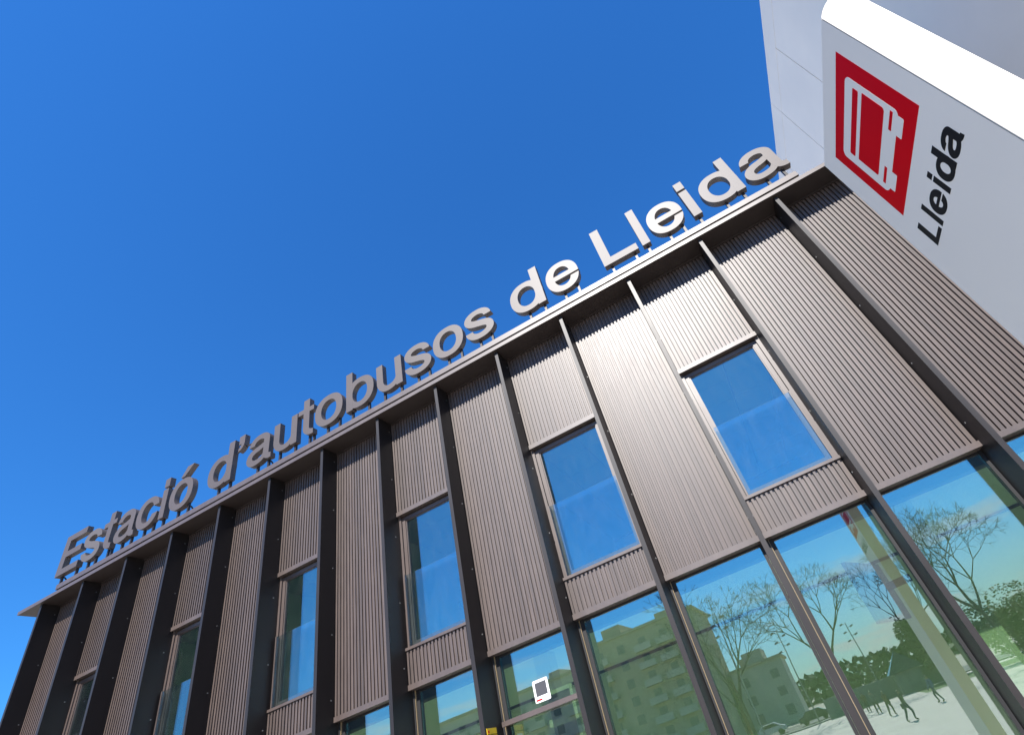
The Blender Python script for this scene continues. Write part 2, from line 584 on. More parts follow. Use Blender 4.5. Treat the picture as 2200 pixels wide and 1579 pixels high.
# ------------------------------------------------------------------ upper windows
def window(i):
    b = MB()
    xa, xb = i + 0.083, i + 0.955
    zt, zb = -1.515, -3.095
    w = 0.046
    y0, y1 = 0.300, 0.350
    b.box(xa, xa + w, y0, y1, zb, zt)
    b.box(xb - w, xb, y0, y1, zb, zt)
    b.box(xa + w, xb - w, y0 + 0.0005, y1, zt - w, zt)
    b.box(xa + w, xb - w, y0 + 0.0005, y1, zb, zb + w)
    # inner casement step
    s = 0.012
    b.box(xa + w, xa + w + s, y0 + 0.012, y1 - 0.002, zb + w, zt - w)
    b.box(xb - w - s, xb - w, y0 + 0.012, y1 - 0.002, zb + w, zt - w)
    b.box(xa + w + s, xb - w - s, y0 + 0.0125, y1 - 0.002, zt - w - s, zt - w)
    b.box(xa + w + s, xb - w - s, y0 + 0.0125, y1 - 0.002, zb + w, zb + w + s)
    f = b.build("window", M['bronze'], B)
    # lining around the frame
    b = MB()
    b.box(i + FT + 0.001, xa - 0.004, 0.285, 0.345, zb - 0.03, zt + 0.02)
    b.build("jamb", M['bronze'], f)
    b = MB()
    b.box(xb + 0.004, i + 1.0, 0.275, 0.345, zb - 0.03, zt + 0.02)
    b.build("jamb", M['bronze'], f)
    b = MB()
    b.box(i + FT + 0.003, i + 0.997, 0.238, 0.345, Z_HOOD1, Z_HOOD0 - 0.001)
    b.build("hood", M['bronze'], f)
    b = MB()
    b.box(i + FT + 0.003, i + 0.997, 0.236, 0.345, Z_SILL, zb - 0.001)
    b.build("sill", M['bronze'], f)
    b = MB()
    b.box(xa + w + s, xb - w - s, YW, YW + 0.012, zb + w + s, zt - w - s)
    b.build("pane", M['pane'], f)
    # glass balustrade in the lower half, held by two slim posts
    for x in (xa + 0.002, xb - 0.018):
        b = MB()
        b.box(x, x + 0.016, 0.246, 0.284, zb + 0.001, -2.282)
        b.build("balustrade_post", M['bronze'], f)
    b = MB()
    b.box(xa + 0.020, xb - 0.020, 0.258, 0.268, zb + 0.004, -2.288)
    b.build("balustrade_glass", M['rail'], f)
for i in (1, 3, 5, 7, 9, 11):
    window(i)

# ------------------------------------------------------------------ shopfront
for i in range(15):
    x1 = min(i + 1.0, 14.59)
    b = MB()
    zt = Z_TRIM0 + 0.001
    b.box(i + FT + 0.002, i + FT + 0.020, 0.31, YG + 0.03, ZGR + 0.06, zt)
    b.box(i + FT + 0.022, i + 0.108, YG - 0.012, YG + 0.05, ZGR + 0.06, zt)
    b.box(x1 - 0.030, x1 - 0.002, YG - 0.01, YG + 0.05, ZGR + 0.06, zt)
    b.box(i + 0.109, x1 - 0.031, YG + 0.001, YG + 0.05, zt - 0.022, zt)
    b.box(i + FT + 0.004, x1 - 0.002, YG - 0.02, YG + 0.05, ZGR + 0.001, ZGR + 0.059)
    f = b.build("shopfront", M['dark'], B)
    b = MB()
    b.box(i + FT + 0.0205, i + FT + 0.0240, 0.318, 0.336, ZGR + 0.06, zt - 0.003)
    b.build("gasket", M['gold'], f)
    b = MB()
    b.box(i + 0.109, x1 - 0.031, YG + 0.004, YG + 0.018, ZGR + 0.06, zt - 0.0225)
    b.build("pane", M['shop'], f)
    if i == 8:
        b = MB()
        b.box(i + FT + 0.026, x1 - 0.003, 0.26, YG - 0.013, -4.152, -4.110)
        b.build("transom", M['bronze'], f)
    else:
        pass

# ------------------------------------------------------------------ interiors
mb = MB()
mb.box(0.05, 14.55, 0.40, 7.45, -3.44, -3.13)
mb.build("floor_slab", M['ceil'], B)
mb = MB()
mb.box(0.05, 14.55, 0.405, 0.56, -3.62, -3.445)
mb.build("blind_box", M['dark'], B)
mb = MB()
mb.box(0.05, 14.55, 4.25, 4.35, ZGR + 0.02, -3.445)
mb.build("lobby_wall", M['wall'], B)
mb = MB()
mb.box(14.56, 14.59, 0.36, 7.49, ZGR + 0.02, -0.003)
mb.build("end_wall", M['wall'], B)
mb = MB()
mb.box(0.05, 14.55, 4.225, 4.249, -3.485, -3.446)
mb.build("wall_cornice", M['dark'], B)
mb = MB()
mb.box(0.05, 14.55, 0.36, 4.25, ZGR + 0.001, ZGR + 0.018)
mb.build("lobby_floor", M['floor'], B)
mb = MB()
nx, ny = 28, 8
for a in range(nx):
    for c in range(ny):
        x, y = 0.06 + a * 0.5, 0.41 + c * 0.5
        mb.box(x, x + 0.49, y, y + 0.49, -1.44, -1.425)
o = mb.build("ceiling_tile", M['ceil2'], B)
o['kind'] = 'stuff'
mb = MB()
mb.box(0.05, 14.55, 0.38, 4.6, -1.42, -1.40)
mb.build("upper_ceiling", M['dark'], B)
mb = MB()
mb.box(0.05, 14.55, 4.45, 4.55, -3.128, -1.445)
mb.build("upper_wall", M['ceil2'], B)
mb = MB()
for x in (2.48, 4.5, 6.5, 8.5, 10.5, 12.5):
    mb.box(x, x + 0.08, 0.36, 4.44, -3.128, -1.445)
mb.build("partition", M['wall'], B)
mb = MB()
for x in (3.95, 7.95, 12.36):
    mb = MB()
    mb.box(x, x + 0.20, 1.40, 1.60, ZGR + 0.02, -3.446)
    mb.build("column", M['wall'], B)

# ------------------------------------------------------------------ lettering: glyph outlines
XH, CAP = 0.545, 0.75
def bez(p0, p1, p2, p3, n=10):
    out = []
    for k in range(n):
        t = k / n
        s = 1 - t
        out.append(tuple(s**3 * p0[c] + 3 * s * s * t * p1[c] + 3 * s * t * t * p2[c] + t**3 * p3[c] for c in (0, 1)))
    return out
def path(nodes, n=10):
    """nodes: (x, y, dx, dy, halfwidth); smooth path through them with the given directions"""
    pts, ws = [], []
    for a, b in zip(nodes[:-1], nodes[1:]):
        d = math.hypot(b[0] - a[0], b[1] - a[1]) * 0.40
        la = math.hypot(a[2], a[3]); lb = math.hypot(b[2], b[3])
        dx, dy = abs(b[0] - a[0]), abs(b[1] - a[1])
        ha = (dx * abs(a[2] / la) + dy * abs(a[3] / la)) * 0.57
        hb = (dx * abs(b[2] / lb) + dy * abs(b[3] / lb)) * 0.57
        p1 = (a[0] + a[2] / la * ha, a[1] + a[3] / la * ha)
        p2 = (b[0] - b[2] / lb * hb, b[1] - b[3] / lb * hb)
        seg = bez(a[:2], p1, p2, b[:2], n)
        pts += seg
        ws += [a[4] + (b[4] - a[4]) * k / n for k in range(n)]
    pts.append(nodes[-1][:2]); ws.append(nodes[-1][4])
    L, R = [], []
    for k, p in enumerate(pts):
        if k == 0: t = (nodes[0][2], nodes[0][3])
        elif k == len(pts) - 1: t = (nodes[-1][2], nodes[-1][3])
        else: t = (pts[k + 1][0] - pts[k - 1][0], pts[k + 1][1] - pts[k - 1][1])
        l = math.hypot(*t)
        nx_, ny_ = -t[1] / l, t[0] / l
        L.append((p[0] + nx_ * ws[k], p[1] + ny_ * ws[k]))
        R.append((p[0] - nx_ * ws[k], p[1] - ny_ * ws[k]))
    return L + R[::-1]
def rect(x0, y0, x1, y1):
    return [(x0, y0), (x1, y0), (x1, y1), (x0, y1)]
def sup(cx, cy, a, b, t, e=2.25):
    c, s = math.cos(t), math.sin(t)
    return (cx + a * math.copysign(abs(c) ** (2 / e), c), cy + b * math.copysign(abs(s) ** (2 / e), s))
def ring(cx, cy, a, b, w, h, n=56):
    o = [sup(cx, cy, a, b, 2 * math.pi * k / n) for k in range(n)]
    i = [sup(cx, cy, a - w, b - h, 2 * math.pi * k / n, 2.15) for k in range(n)]
    return [o, i]
def ang_at_y(cx, cy, a, b, y, right=True, e=2.25):
    v = max(-1, min(1, (y - cy) / b))
    s = math.copysign(abs(v) ** (e / 2), v)
    t = math.asin(s)
    return t if right else math.pi - t
def glyph(ch, w=0.118, h=0.098):
    """list of (contours, layer); layer 1 stands a hair proud of layer 0 where shapes overlap"""
    ov = 0.011
    cy, b = XH / 2, XH / 2 + ov
    G = []
    if ch == 'o' or ch == 'ó':
        G.append((ring(0.263, cy, 0.263, b, w, h), 0))
        if ch == 'ó':
            G.append(([[(0.185, 0.598), (0.275, 0.598), (0.455, 0.775), (0.305, 0.775)]], 0))
        return G, 0.526
    if ch in 'db':
        W = 0.508
        rg = ring(0.262, cy, 0.255, b, w, h)
        if ch == 'd':
            rg = [[(p[0] - 0.007, p[1]) for p in c] for c in rg]
            G += [(rg, 0), ([rect(W - w, 0, W, CAP)], 1)]
        else:
            rg = [[(W - (p[0] - 0.007), p[1]) for p in c][::-1] for c in rg]
            G += [(rg, 0), ([rect(0, 0, w, CAP)], 1)]
        return G, W
    if ch == 'e':
        cx, a = 0.243, 0.243
        y0, y1, yt = 0.232, 0.232 + 0.088, 0.196
        ai, bi = a - w, b - h
        t0 = ang_at_y(cx, cy, a, b, y0)
        t1 = ang_at_y(cx, cy, a, b, yt) + 2 * math.pi
        out = [sup(cx, cy, a, b, t0 + (t1 - t0) * k / 60) for k in range(61)]
        s1 = ang_at_y(cx, cy, ai, bi, yt, True, 2.15) + 2 * math.pi
        s0 = ang_at_y(cx, cy, ai, bi, y0, False, 2.15)
        inn = [sup(cx, cy, ai, bi, s1 + (s0 - s1) * k / 24, 2.15) for k in range(25)]
        u0 = ang_at_y(cx, cy, ai, bi, y1, True, 2.15)
        u1 = ang_at_y(cx, cy, ai, bi, y1, False, 2.15)
        hole = [sup(cx, cy, ai, bi, u0 + (u1 - u0) * k / 24, 2.15) for k in range(25)]
        G.append(([out + inn, hole], 0))
        return G, 0.486
    if ch == 'c':
        cx, a = 0.25, 0.25
        yu, yl = 0.352, 0.198
        t0 = ang_at_y(cx, cy, a, b, yu); t1 = ang_at_y(cx, cy, a, b, yl) + 2 * math.pi
        out = [sup(cx, cy, a, b, t0 + (t1 - t0) * k / 56) for k in range(57)]
        ai, bi = a - w, b - h
        s1 = ang_at_y(cx, cy, ai, bi, yl, True, 2.15) + 2 * math.pi
        s0 = ang_at_y(cx, cy, ai, bi, yu, True, 2.15)
        inn = [sup(cx, cy, ai, bi, s1 + (s0 - s1) * k / 48, 2.15) for k in range(49)]
        G.append(([out + inn], 0))
        return G, 0.49
    if ch == 's':
        hw, hh = w / 2, h / 2
        top, bot = XH + ov - hh, -ov + hh
        G.append(([path([(0.392, 0.382, 0, 1, hw * 0.98), (0.228, top, -1, 0, hh), (0.066, 0.400, 0, -1, hw),
                         (0.235, 0.277, 1, -0.30, hw * 0.98), (0.402, 0.148, 0, -1, hw), (0.226, bot, -1, 0, hh),
                         (0.058, 0.172, 0, 1, hw * 0.98)], 12)], 0))
        return G, 0.46
    if ch == 'a':
        hw, hh = w / 2, h / 2
        G.append(([path([(0.092, 0.382, 0, 1, hw * 0.98), (0.252, XH + ov - hh, -1 * -1, 0, hh), (0.400, 0.405, 0, -1, hw)], 12)[0:0] or
                   path([(0.092, 0.382, 0.02, 1, hw * 0.98), (0.252, XH + ov - hh, 1, 0, hh), (0.398, 0.400, 0, -1, hw),
                         (0.398, 0.125, 0, -1, hw), (0.508, 0.040, 1, 0.06, hh * 0.90)], 12)], 1))
        G.append(([path([(0.40, 0.322, -1, -0.12, hh * 0.95), (0.215, 0.277, -1, -0.16, hh), (0.062, 0.150, 0, -1, hw),
                         (0.190, -ov + hh, 1, 0, hh), (0.392, 0.170, 0.25, 1, hh * 0.9)], 12)], 0))
        return G, 0.508
    if ch == 't':
        hw, hh = w / 2, h / 2
        G.append(([path([(0.165, 0.712, 0, -1, hw), (0.165, 0.150, 0, -1, hw), (0.305, 0.043, 1, 0.02, hh * 0.95)], 12)], 1))
        G.append(([rect(0, XH - 0.088, 0.310, XH)], 0))
        return G, 0.312
    if ch == 'u':
        hw, hh = w / 2, h / 2
        W = 0.470
        G.append(([path([(hw, XH, 0, -1, hw), (hw, 0.205, 0, -1, hw), (0.212, -ov + hh, 1, 0, hh), (0.415, 0.225, 0.18, 1, hw * 0.8)], 12)], 0))
        G.append(([rect(W - w, 0, W, XH)], 1))
        return G, W
    if ch == 'i':
        G.append(([rect(0, 0, w * 0.96, XH)], 0))
        G.append(([rect(0, 0.590, w * 0.96, CAP)], 0))
        return G, w * 0.96
    if ch == 'l':
        G.append(([rect(0, 0, w * 0.95, CAP)], 0))
        return G, w * 0.95
    if ch == 'L':
        t = w * 1.07
        G.append(([[(0, 0), (0.500, 0), (0.500, 0.118), (t, 0.118), (t, CAP), (0, CAP)]], 0))
        return G, 0.5
    if ch == 'E':
        t, hh = w * 1.08, 0.115
        G.append(([[(0, 0), (0.535, 0), (0.535, hh), (t, hh), (t, 0.325), (0.495, 0.325), (0.495, 0.325 + hh * 0.96),
                    (t, 0.325 + hh * 0.96), (t, CAP - hh), (0.525, CAP - hh), (0.525, CAP), (0, CAP)]], 0))
        return G, 0.535
    if ch == "'":
        G.append(([[(0.012, 0.590), (0.012, 0.750), (0.140, 0.750), (0.140, 0.610), (0.130, 0.555), (0.105, 0.510),
                    (0.065, 0.478), (0.012, 0.460), (0.012, 0.512), (0.044, 0.532), (0.062, 0.560), (0.068, 0.590)]], 0))
        return G, 0.15

# ------------------------------------------------------------------ roof sign
RS = empty("roof_sign", V(6.8, 0.06, 0.06))
tag(RS, "bronze letters Estació d'autobusos de Lleida standing on a rail along the roof edge", "sign")
BASE = 0.400
TEXT = [('E', .135, .535), ('s', .722, .425), ('t', 1.169, .307), ('a', 1.505, .505), ('c', 2.022, .49), ('i', 2.583, .113),
        ('ó', 2.775, .522), ('d', 3.634, .520), ("'", 4.243, .145), ('a', 4.474, .520), ('u', 5.032, .470), ('t', 5.524, .312),
        ('o', 5.865, .535), ('b', 6.470, .524), ('u', 7.050, .462), ('s', 7.568, .462), ('o', 8.080, .520), ('s', 8.642, .464),
        ('d', 9.419, .514), ('e', 10.008, .490), ('L', 10.833, .502), ('l', 11.398, .112), ('e', 11.584, .480),
        ('i', 12.138, .113), ('d', 12.354, .500), ('a', 12.922, .512)]
tiltr = random.Random(5)
for ch, x, wid in TEXT:
    G, gw = glyph(ch)
    kx = wid / gw
    b = MB()
    tx, tz = tiltr.uniform(-0.020, 0.020), tiltr.uniform(-0.012, 0.018)
    if ch == 's' and x < 1: tx, tz = 0.05, -0.05
    for cont, layer in G:
        yf = 0.0 - 0.0007 * layer
        def to3(u, v, x=x, kx=kx, yf=yf, tx=tx, tz=tz):
            return V(x + u * kx, yf + (u - 0.25) * tx * 0.6 + (v - 0.3) * tz * 0.6, BASE + v)
        b.prism(cont, to3, Vector((0, 0.085 * U - (0.001 if layer else 0), 0)))
    lt = b.build("letter", M['lettermatt' if (ch in 'Ll' or (ch in 'id' and x > 12) or (ch == 's' and x < 1)) else 'letter'], RS)
    # posts down to the rail
    if ch in 'Eu': ps = (0.09, wid - 0.07)
    elif ch in 'L': ps = (0.09, wid - 0.07)
    elif ch in 'li': ps = (0.055,)
    elif ch in 'd': ps = (wid * 0.42, wid - 0.06)
    elif ch == 'b': ps = (0.07, wid * 0.72)
    elif ch == "'": ps = ()
    elif ch == 't': ps = (0.19, 0.27)
    else: ps = (wid * 0.38, wid * 0.80)
    for px in ps:
        b = MB()
        b.box(x + px - 0.016, x + px + 0.016, 0.050, 0.082, 0.262, BASE + 0.07)
        b.build("post", M['fin'], lt)
    b = MB()
    if ch == 'E' or ch == 'ó' or (ch == 'a' and 4 < x < 5):
        px = (0.09 if ch == 'E' else wid * 0.8)
        a, c = V(x + px + 0.02, 0.08, BASE - 0.01), V(x + px + 0.05, 0.34, 0.10)
        b.tube(a, c, 0.014, 0.014, 5)
    if ch == "'":
        b.box(x - 0.07, x + 0.03, 0.055, 0.07, BASE + 0.50, BASE + 0.52)
        b.box(x + 0.09, x + 0.23, 0.055, 0.07, BASE + 0.53, BASE + 0.55)
    if ch == 'i':
        b.box(x + 0.035, x + 0.075, 0.045, 0.07, BASE + 0.50, BASE + 0.62)
    if b.f: b.build("brace", M['fin'], lt)
mb = MB()
mb.box(0.165, 13.43, 0.048, 0.125, 0.190, 0.277)
mb.build("rail", M['bronze'], RS)
mb = MB()
for k in range(12):
    x = 0.6 + k * 1.13
    mb.box(x, x + 0.05, 0.09, 0.12, 0.05, 0.191)
mb.build("rail_foot", M['fin'], RS)

# ------------------------------------------------------------------ white wall projecting at the right end
XW = 14.622
W = empty("white_wall", V(16.0, 1.0, ZGR))
tag(W, "tall white panelled wall rising behind the totem sign, at right angles to the bronze facade", "wall")
mb = MB()
mb.box(XW + 0.040, 18.0, -1.945, 5.15, ZGR + 0.02, 3.405)
mb.build("wall_core", M['dark'], W)
JS = 1.0919
ystart = 1.324 - 3 * JS
pb = MB()
pb.box(XW, XW + 0.042, 0.006, JS - 0.006, ZGR + 0.03, 3.0395)
p_me = pb.mesh("panel", M['white'])
cb = MB()
cb.box(XW, XW + 0.042, 0.003, 2 * JS - 0.003, 3.0475, 3.4131)
c_me = cb.mesh("coping_panel", M['white'])
for k in range(6):
    piece("panel", p_me, Vector((0, (ystart + k * JS) * U, 0)), W)
for k in range(-1, 3):
    piece("coping_panel", c_me, Vector((0, (ystart + JS + k * 2 * JS) * U, 0)), W)
mb = MB()
mb.box(XW + 0.001, 18.0, -1.95, 5.15, 3.4145, 3.43)
mb.build("coping_top", M['white'], W)

# ------------------------------------------------------------------ the totem sign standing on the plaza in front of the facade
XT = 12.2571
XB = XT + 2 * 0.0691 + 0.0002
S_ = empty("totem_sign", V(12.34, -2.87, ZGR))
tag(S_, "white rounded totem sign with red bus emblem and black word Lleida, before the facade", "sign")
ZS = -2.4884
RAD = 0.0691
YN, YF = -3.2360, -2.4660
mb = MB()
mb.box(XT, XB, YN + 0.002, YF, ZGR + 0.03, ZS)
mb.build("sign_face", M['signwhite'], S_)
mb = MB()
prof = []
for k in range(25):
    a = math.pi / 2 * k / 24
    prof.append((XT + RAD - RAD * math.cos(a), YN - 0.002 - RAD * math.sin(a)))
for k in range(25):
    a = math.pi / 2 * k / 24
    prof.append((XB - RAD + RAD * math.sin(a), YN - 0.002 - RAD * math.cos(a)))
n = len(prof)
mb.v = [tuple(V(x, y, ZGR + 0.03)) for x, y in prof] + [tuple(V(x, y, ZS)) for x, y in prof]
for k in range(n):
    k2 = (k + 1) % n
    mb.f.append((k, k2, n + k2, n + k)); mb.mi.append(0)
mb.f.append(tuple(reversed(range(n)))); mb.mi.append(0)
mb.f.append(tuple(n + k for k in range(n))); mb.mi.append(0)
o = mb.build("rounded_edge", M['signwhite'], S_)
for p in o.data.polygons:
    p.use_smooth = len(p.vertices) == 4 and p.index < n - 1
mb = MB()
mb.box(XT + 0.002, XB - 0.002, YN - 0.002, YN + 0.002, ZGR + 0.03, ZS - 0.002)
mb.build("groove", M['shutter'], S_)
mb = MB()
mb.box(XT + 0.0007, XB - 0.0007, YN, YF + 0.0025, ZS + 0.0003, ZS + 0.003)
mb.box(XT + 0.0007, XB - 0.0007, YF + 0.0003, YF + 0.0025, ZGR + 0.03, ZS)
mb.build("edge_strip", M['signwhite'], S_)
mb = MB()
mb.box(XT + 0.01, XB - 0.01, YN, YF - 0.01, ZGR, ZGR + 0.029)
mb.build("plinth", M['dark'], S_)

IY, IZ, IS = -3.13707, -2.59703, 0.55108
def rrect(u0, v0, u1, v1, r, n=5, rs=None):
    rs = rs or (r, r, r, r)
    out = []
    for (cx, cy, a0, rr) in ((u1 - rs[0], v1 - rs[0], 0, rs[0]), (u0 + rs[1], v1 - rs[1], 90, rs[1]),
                             (u0 + rs[2], v0 + rs[2], 180, rs[2]), (u1 - rs[3], v0 + rs[3], 270, rs[3])):
        for k in range(n + 1):
            a = math.radians(a0 + 90 * k / n)
            out.append((cx + rr * math.cos(a), cy + rr * math.sin(a)))
    return out
def sign_piece(name, conts, layer, m, parent, scale=IS, y0=IY + IS, z0=IZ - IS):
    b = MB()
    t = 0.0006 * layer
    for cont in conts:
        b.prism(cont, lambda u, v: V(XT - t, y0 - u * scale, z0 + v * scale), Vector((0.0006 * U * 0.9, 0, 0)))
    return b.build(name, m, parent)
em = sign_piece("bus_emblem", [[rect(0, 0, 1, 1)]], 1, M['red'], S_)
body = [(.862, .225)] + [(.862, .80)]
top = rrect(.112, .195, .862, .868, .07, 6, (.055, .055, .06, .05))
# insert the wheels along the bottom edge between the lower-left and lower-right corners
k = 3 * 7
bot = [(.163, .195), (.163, .138), (.170, .131), (.322, .131), (.329, .138), (.329, .195),
       (.664, .195), (.664, .138), (.671, .131), (.822, .131), (.829, .138), (.829, .195)]
bodyc = top[:k] + [p for p in bot if .172 <= p[0] <= .812 or True] + [p for p in top[k:] if p[1] > .1951]
sign_piece("bus_body", [[bodyc]], 2, M['signwhite'], em)
sign_piece("bus_windows", [[rrect(.190, .687, .801, .762, .012, 4)], [rrect(.192, .356, .811, .638, .018, 4, (.006, .006, .018, .03))],
                           [rrect(.171, .255, .331, .289, .003, 2)], [rrect(.670, .255, .830, .289, .003, 2)]], 3, M['red'], em)
CS = 0.13499 / CAP
for ch, y, wid in (('L', -2.58587, .1002), ('l', -2.70081, .0281), ('e', -2.74224, .1105), ('i', -2.87144, .0281), ('d', -2.91242, .1065), ('a', -3.02825, .1096)):
    G, gw = glyph(ch, w=0.158, h=0.128)
    b = MB()
    kx = wid / (gw * CS)
    for cont, layer in G:
        t = 0.0006 + 0.0003 * layer
        b.prism(cont, lambda u, v: V(XT - t, y - u * CS * kx, -3.38173 + v * CS), Vector((0.00055 * U, 0, 0)))
    b.build("letter", M['black'], S_)

# ------------------------------------------------------------------ small notices
mb = MB()
mb.box(8 + FT, 8 + FT + 0.004, 0.030, 0.190, -4.37, -4.140)
yn = mb.build("yellow_notice", M['yellow'])
tag(yn, "small yellow notice plate fixed to the side of a dark fin", "notice")
def text_mesh(name, s, size, m, rot, loc, parent):
    cu = bpy.data.curves.new(name, 'FONT')
    cu.body = s
    cu.size = size
    cu.extrude = 0.0006
    cu.align_x = 'CENTER'
    tmp = bpy.data.objects.new(name, cu)
    COL.objects.link(tmp)
    dg = bpy.context.evaluated_depsgraph_get()
    me = bpy.data.meshes.new_from_object(tmp.evaluated_get(dg))
    bpy.data.objects.remove(tmp)
    me.materials.clear()
    me.materials.append(m)
    me.transform(Matrix.Translation(loc) @ rot)
    o = bpy.data.objects.new(name, me)
    COL.objects.link(o)
    put(o, parent)
    return o
rot = Matrix.Rotation(math.radians(90), 4, 'Z') @ Matrix.Rotation(math.radians(90), 4, 'X')
text_mesh("lettering", "ZONA VIDEOVIGILADA", 0.0185, M['black'], rot, V(8 + FT + 0.0048, 0.11, -4.197), yn)
mb = MB()
mb.box(8 + FT + 0.0041, 8 + FT + 0.0052, 0.060, 0.165, -4.33, -4.215)
mb.build("white_field", M['card'], yn)
mb = MB()
mb.box(8 + FT + 0.0041, 8 + FT + 0.0052, 0.046, 0.066, -4.180, -4.158)
mb.build("red_mark", M['red'], yn)

mb = MB()
def onglass(u, v, y=YG - 0.001):
    return V(8.417 + u * 0.168, y, -4.062 + v * 0.192)
mb.prism([rrect(0, 0, 1, 1, .07, 4)], lambda u, v: onglass(u, v, YG + 0.0015), Vector((0, 0.002, 0)))
st = mb.build("window_sticker", M['card'])
tag(st, "white rounded sticker with a dark square on the shopfront glass", "sticker")
mb = MB()
mb.prism([rect(.13, .27, .87, .88)], lambda u, v: onglass(u, v, YG + 0.0008), Vector((0, 0.0007, 0)))
mb.build("dark_square", M['darksq'], st)
mb = MB()
mb.prism([rect(.06, .07, .46, .15)], lambda u, v: onglass(u, v, YG + 0.0008), Vector((0, 0.0007, 0)))
mb.build("red_tab", M['red'], st)

nb = empty("notice_frame", V(8.6, 0.55, -4.1))
tag(nb, "white framed board standing behind the glass below the sticker", "board")
mb = MB()
mb.box(8.44, 8.475, 0.50, 0.52, -4.6, -3.98); mb.box(8.72, 8.755, 0.50, 0.52, -4.6, -3.98)
mb.box(8.475, 8.72, 0.50, 0.52, -4.015, -3.98)
mb.build("frame", M['card'], nb)
mb = MB()
mb.box(8.475, 8.72, 0.508, 0.516, -4.6, -4.016)
mb.build("board", M['shutter'], nb)

# television inside the lobby
tv = empty("television", V(11.81, 1.49, -4.11))
tag(tv, "black television on a bracket beside the lobby column behind the glass", "television")
c = V(11.81, 1.49, -4.11)
ax = Vector((0.387, 0.922, 0)); ay = Vector((0.922, -0.387, 0))
mb = MB(); mb.obox(c, ax * 0.636, ay * 0.022, Vector((0, 0, 0.348)))
mb.build("screen", M['screen'], tv)
mb = MB(); mb.obox(c + ay * 0.045, ax * 0.25, ay * 0.022, Vector((0, 0, 0.18)))
mb.obox(c + ay * 0.24, ax * 0.03, ay * 0.172, Vector((0, 0, 0.04)))
mb.build("bracket", M['dark'], tv)
# office chair upstairs
ch_ = empty("office_chair", V(7.75, 0.9, -3.12))
tag(ch_, "blue office chair seen faintly through an upper window", "chair")
c = V(7.72, 0.85, -3.12)
mb = MB(); mb.obox(c + Vector((0, 0, 0.46)), (0.24, 0, 0), (0, 0.24, 0), (0, 0, 0.04)); mb.build("seat", M['seat'], ch_)
mb = MB(); mb.obox(c + Vector((0, 0.24, 0.78)), (0.22, 0, 0), (0, 0.03, 0), (0, 0, 0.24)); mb.build("backrest", M['seat'], ch_)
mb = MB(); mb.tube(c, c + Vector((0, 0, 0.44)), 0.03, 0.03)
for k in range(5):
    an = k * 1.2566
    mb.tube(c + Vector((0, 0, 0.08)), c + Vector((0.28 * math.cos(an), 0.28 * math.sin(an), 0.04)), 0.02, 0.02)
mb.build("base", M['dark'], ch_)

# ------------------------------------------------------------------ across the plaza (seen mirrored in the glass)
def bare_tree(x, y, h, seed, label, spread=1.0):
    rn = random.Random(seed)
    t = empty("bare_tree", (x, y, 0))
    tag(t, label, "tree", "bare trees across the plaza")
    tr, cr = MB(), MB()
    def grow(p, d, ln, r, lev):
        d = d.normalized()
        q = p
        nseg = 2 if lev < 6 else 1
        for s in range(nseg):
            d2 = (d + Vector((rn.uniform(-.16, .16), rn.uniform(-.16, .16), rn.uniform(-.03, .14)))).normalized()
            e = q + d2 * ln / nseg
            (tr if lev < 2 else cr).tube(q, e, r * (1 - .18 * s), r * (1 - .18 * (s + 1)), 7 if lev < 2 else 4, cap=False)
            q, d = e, d2
        if lev >= 7: return
        nb_ = rn.choice((2, 3, 3)) if lev < 5 else rn.choice((2, 3))
        ph = rn.uniform(0, 6.28)
        for k in range(nb_):
            an = ph + k * 6.283 / nb_ + rn.uniform(-.5, .5)
            tilt = rn.uniform(.30, .72) * spread
            side = d.orthogonal().normalized()
            side = Matrix.Rotation(an, 3, d) @ side
            nd = d * math.cos(tilt) + side * math.sin(tilt)
            grow(q, nd, ln * rn.uniform(.62, .86), max(r * rn.uniform(.54, .68), 0.014), lev + 1)
    grow(Vector((x, y, 0)), Vector((0, 0, 1)), h * 0.33, h * 0.016, 0)
    tr.build("trunk", M['bark'], t)
    cr.build("crown", M['bark'], t)
bare_tree(14.6, -67.5, 15.8, 3, "tall bare tree across the plaza with a wide twiggy crown")
bare_tree(6.4, -40, 12.4, 11, "bare tree nearest the apartment block with upright branches")
bare_tree(27.5, -50, 13.4, 21, "bare tree by the green hill at the plaza's right side", 1.15)
bare_tree(24.0, -71, 13.0, 34, "slender bare tree between the kiosk and the green hill")
bare_tree(2.0, -66, 12.5, 8, "bare tree standing in front of the low block")

def leafy(name, x, y, z0, rx, ry, h, n, seed, label, m, group=None, trunk=True):
    rn = random.Random(seed)
    t = empty(name, (x, y, 0))
    tag(t, label, "tree", group)
    b = MB()
    lumps = [(Vector((rn.uniform(-.6, .6) * rx, rn.uniform(-.6, .6) * ry, z0 + h * rn.uniform(.25, .8))), rn.uniform(.3, .5)) for _ in range(9)]
    for k in range(n):
        c, s = rn.choice(lumps)
        d = Vector((rn.gauss(0, 1), rn.gauss(0, 1), rn.gauss(0, 1))).normalized() * rn.uniform(.5, 1.0) ** .5
        p = c + Vector((d.x * rx * s * 1.4, d.y * ry * s * 1.4, d.z * h * s * .9))
        if p.z < 0.1: p.z = 0.1 + rn.random() * .3
        q = Matrix.Rotation(rn.uniform(0, 6.28), 3, 'Z') @ Matrix.Rotation(rn.uniform(0, 3.14), 3, 'X')
        l = rn.uniform(.10, .20)
        b.face([Vector((x, y, 0)) + p + q @ Vector(v) for v in ((-l, 0, 0), (0, -l * .55, 0), (l, 0, 0), (0, l * .55, 0))])
    b.build("crown", m, t)
    if trunk:
        b = MB()
        b.tube((x, y, 0), (x, y, z0 + h * .5), .18, .09, 7)
        b.build("trunk", M['bark'], t)
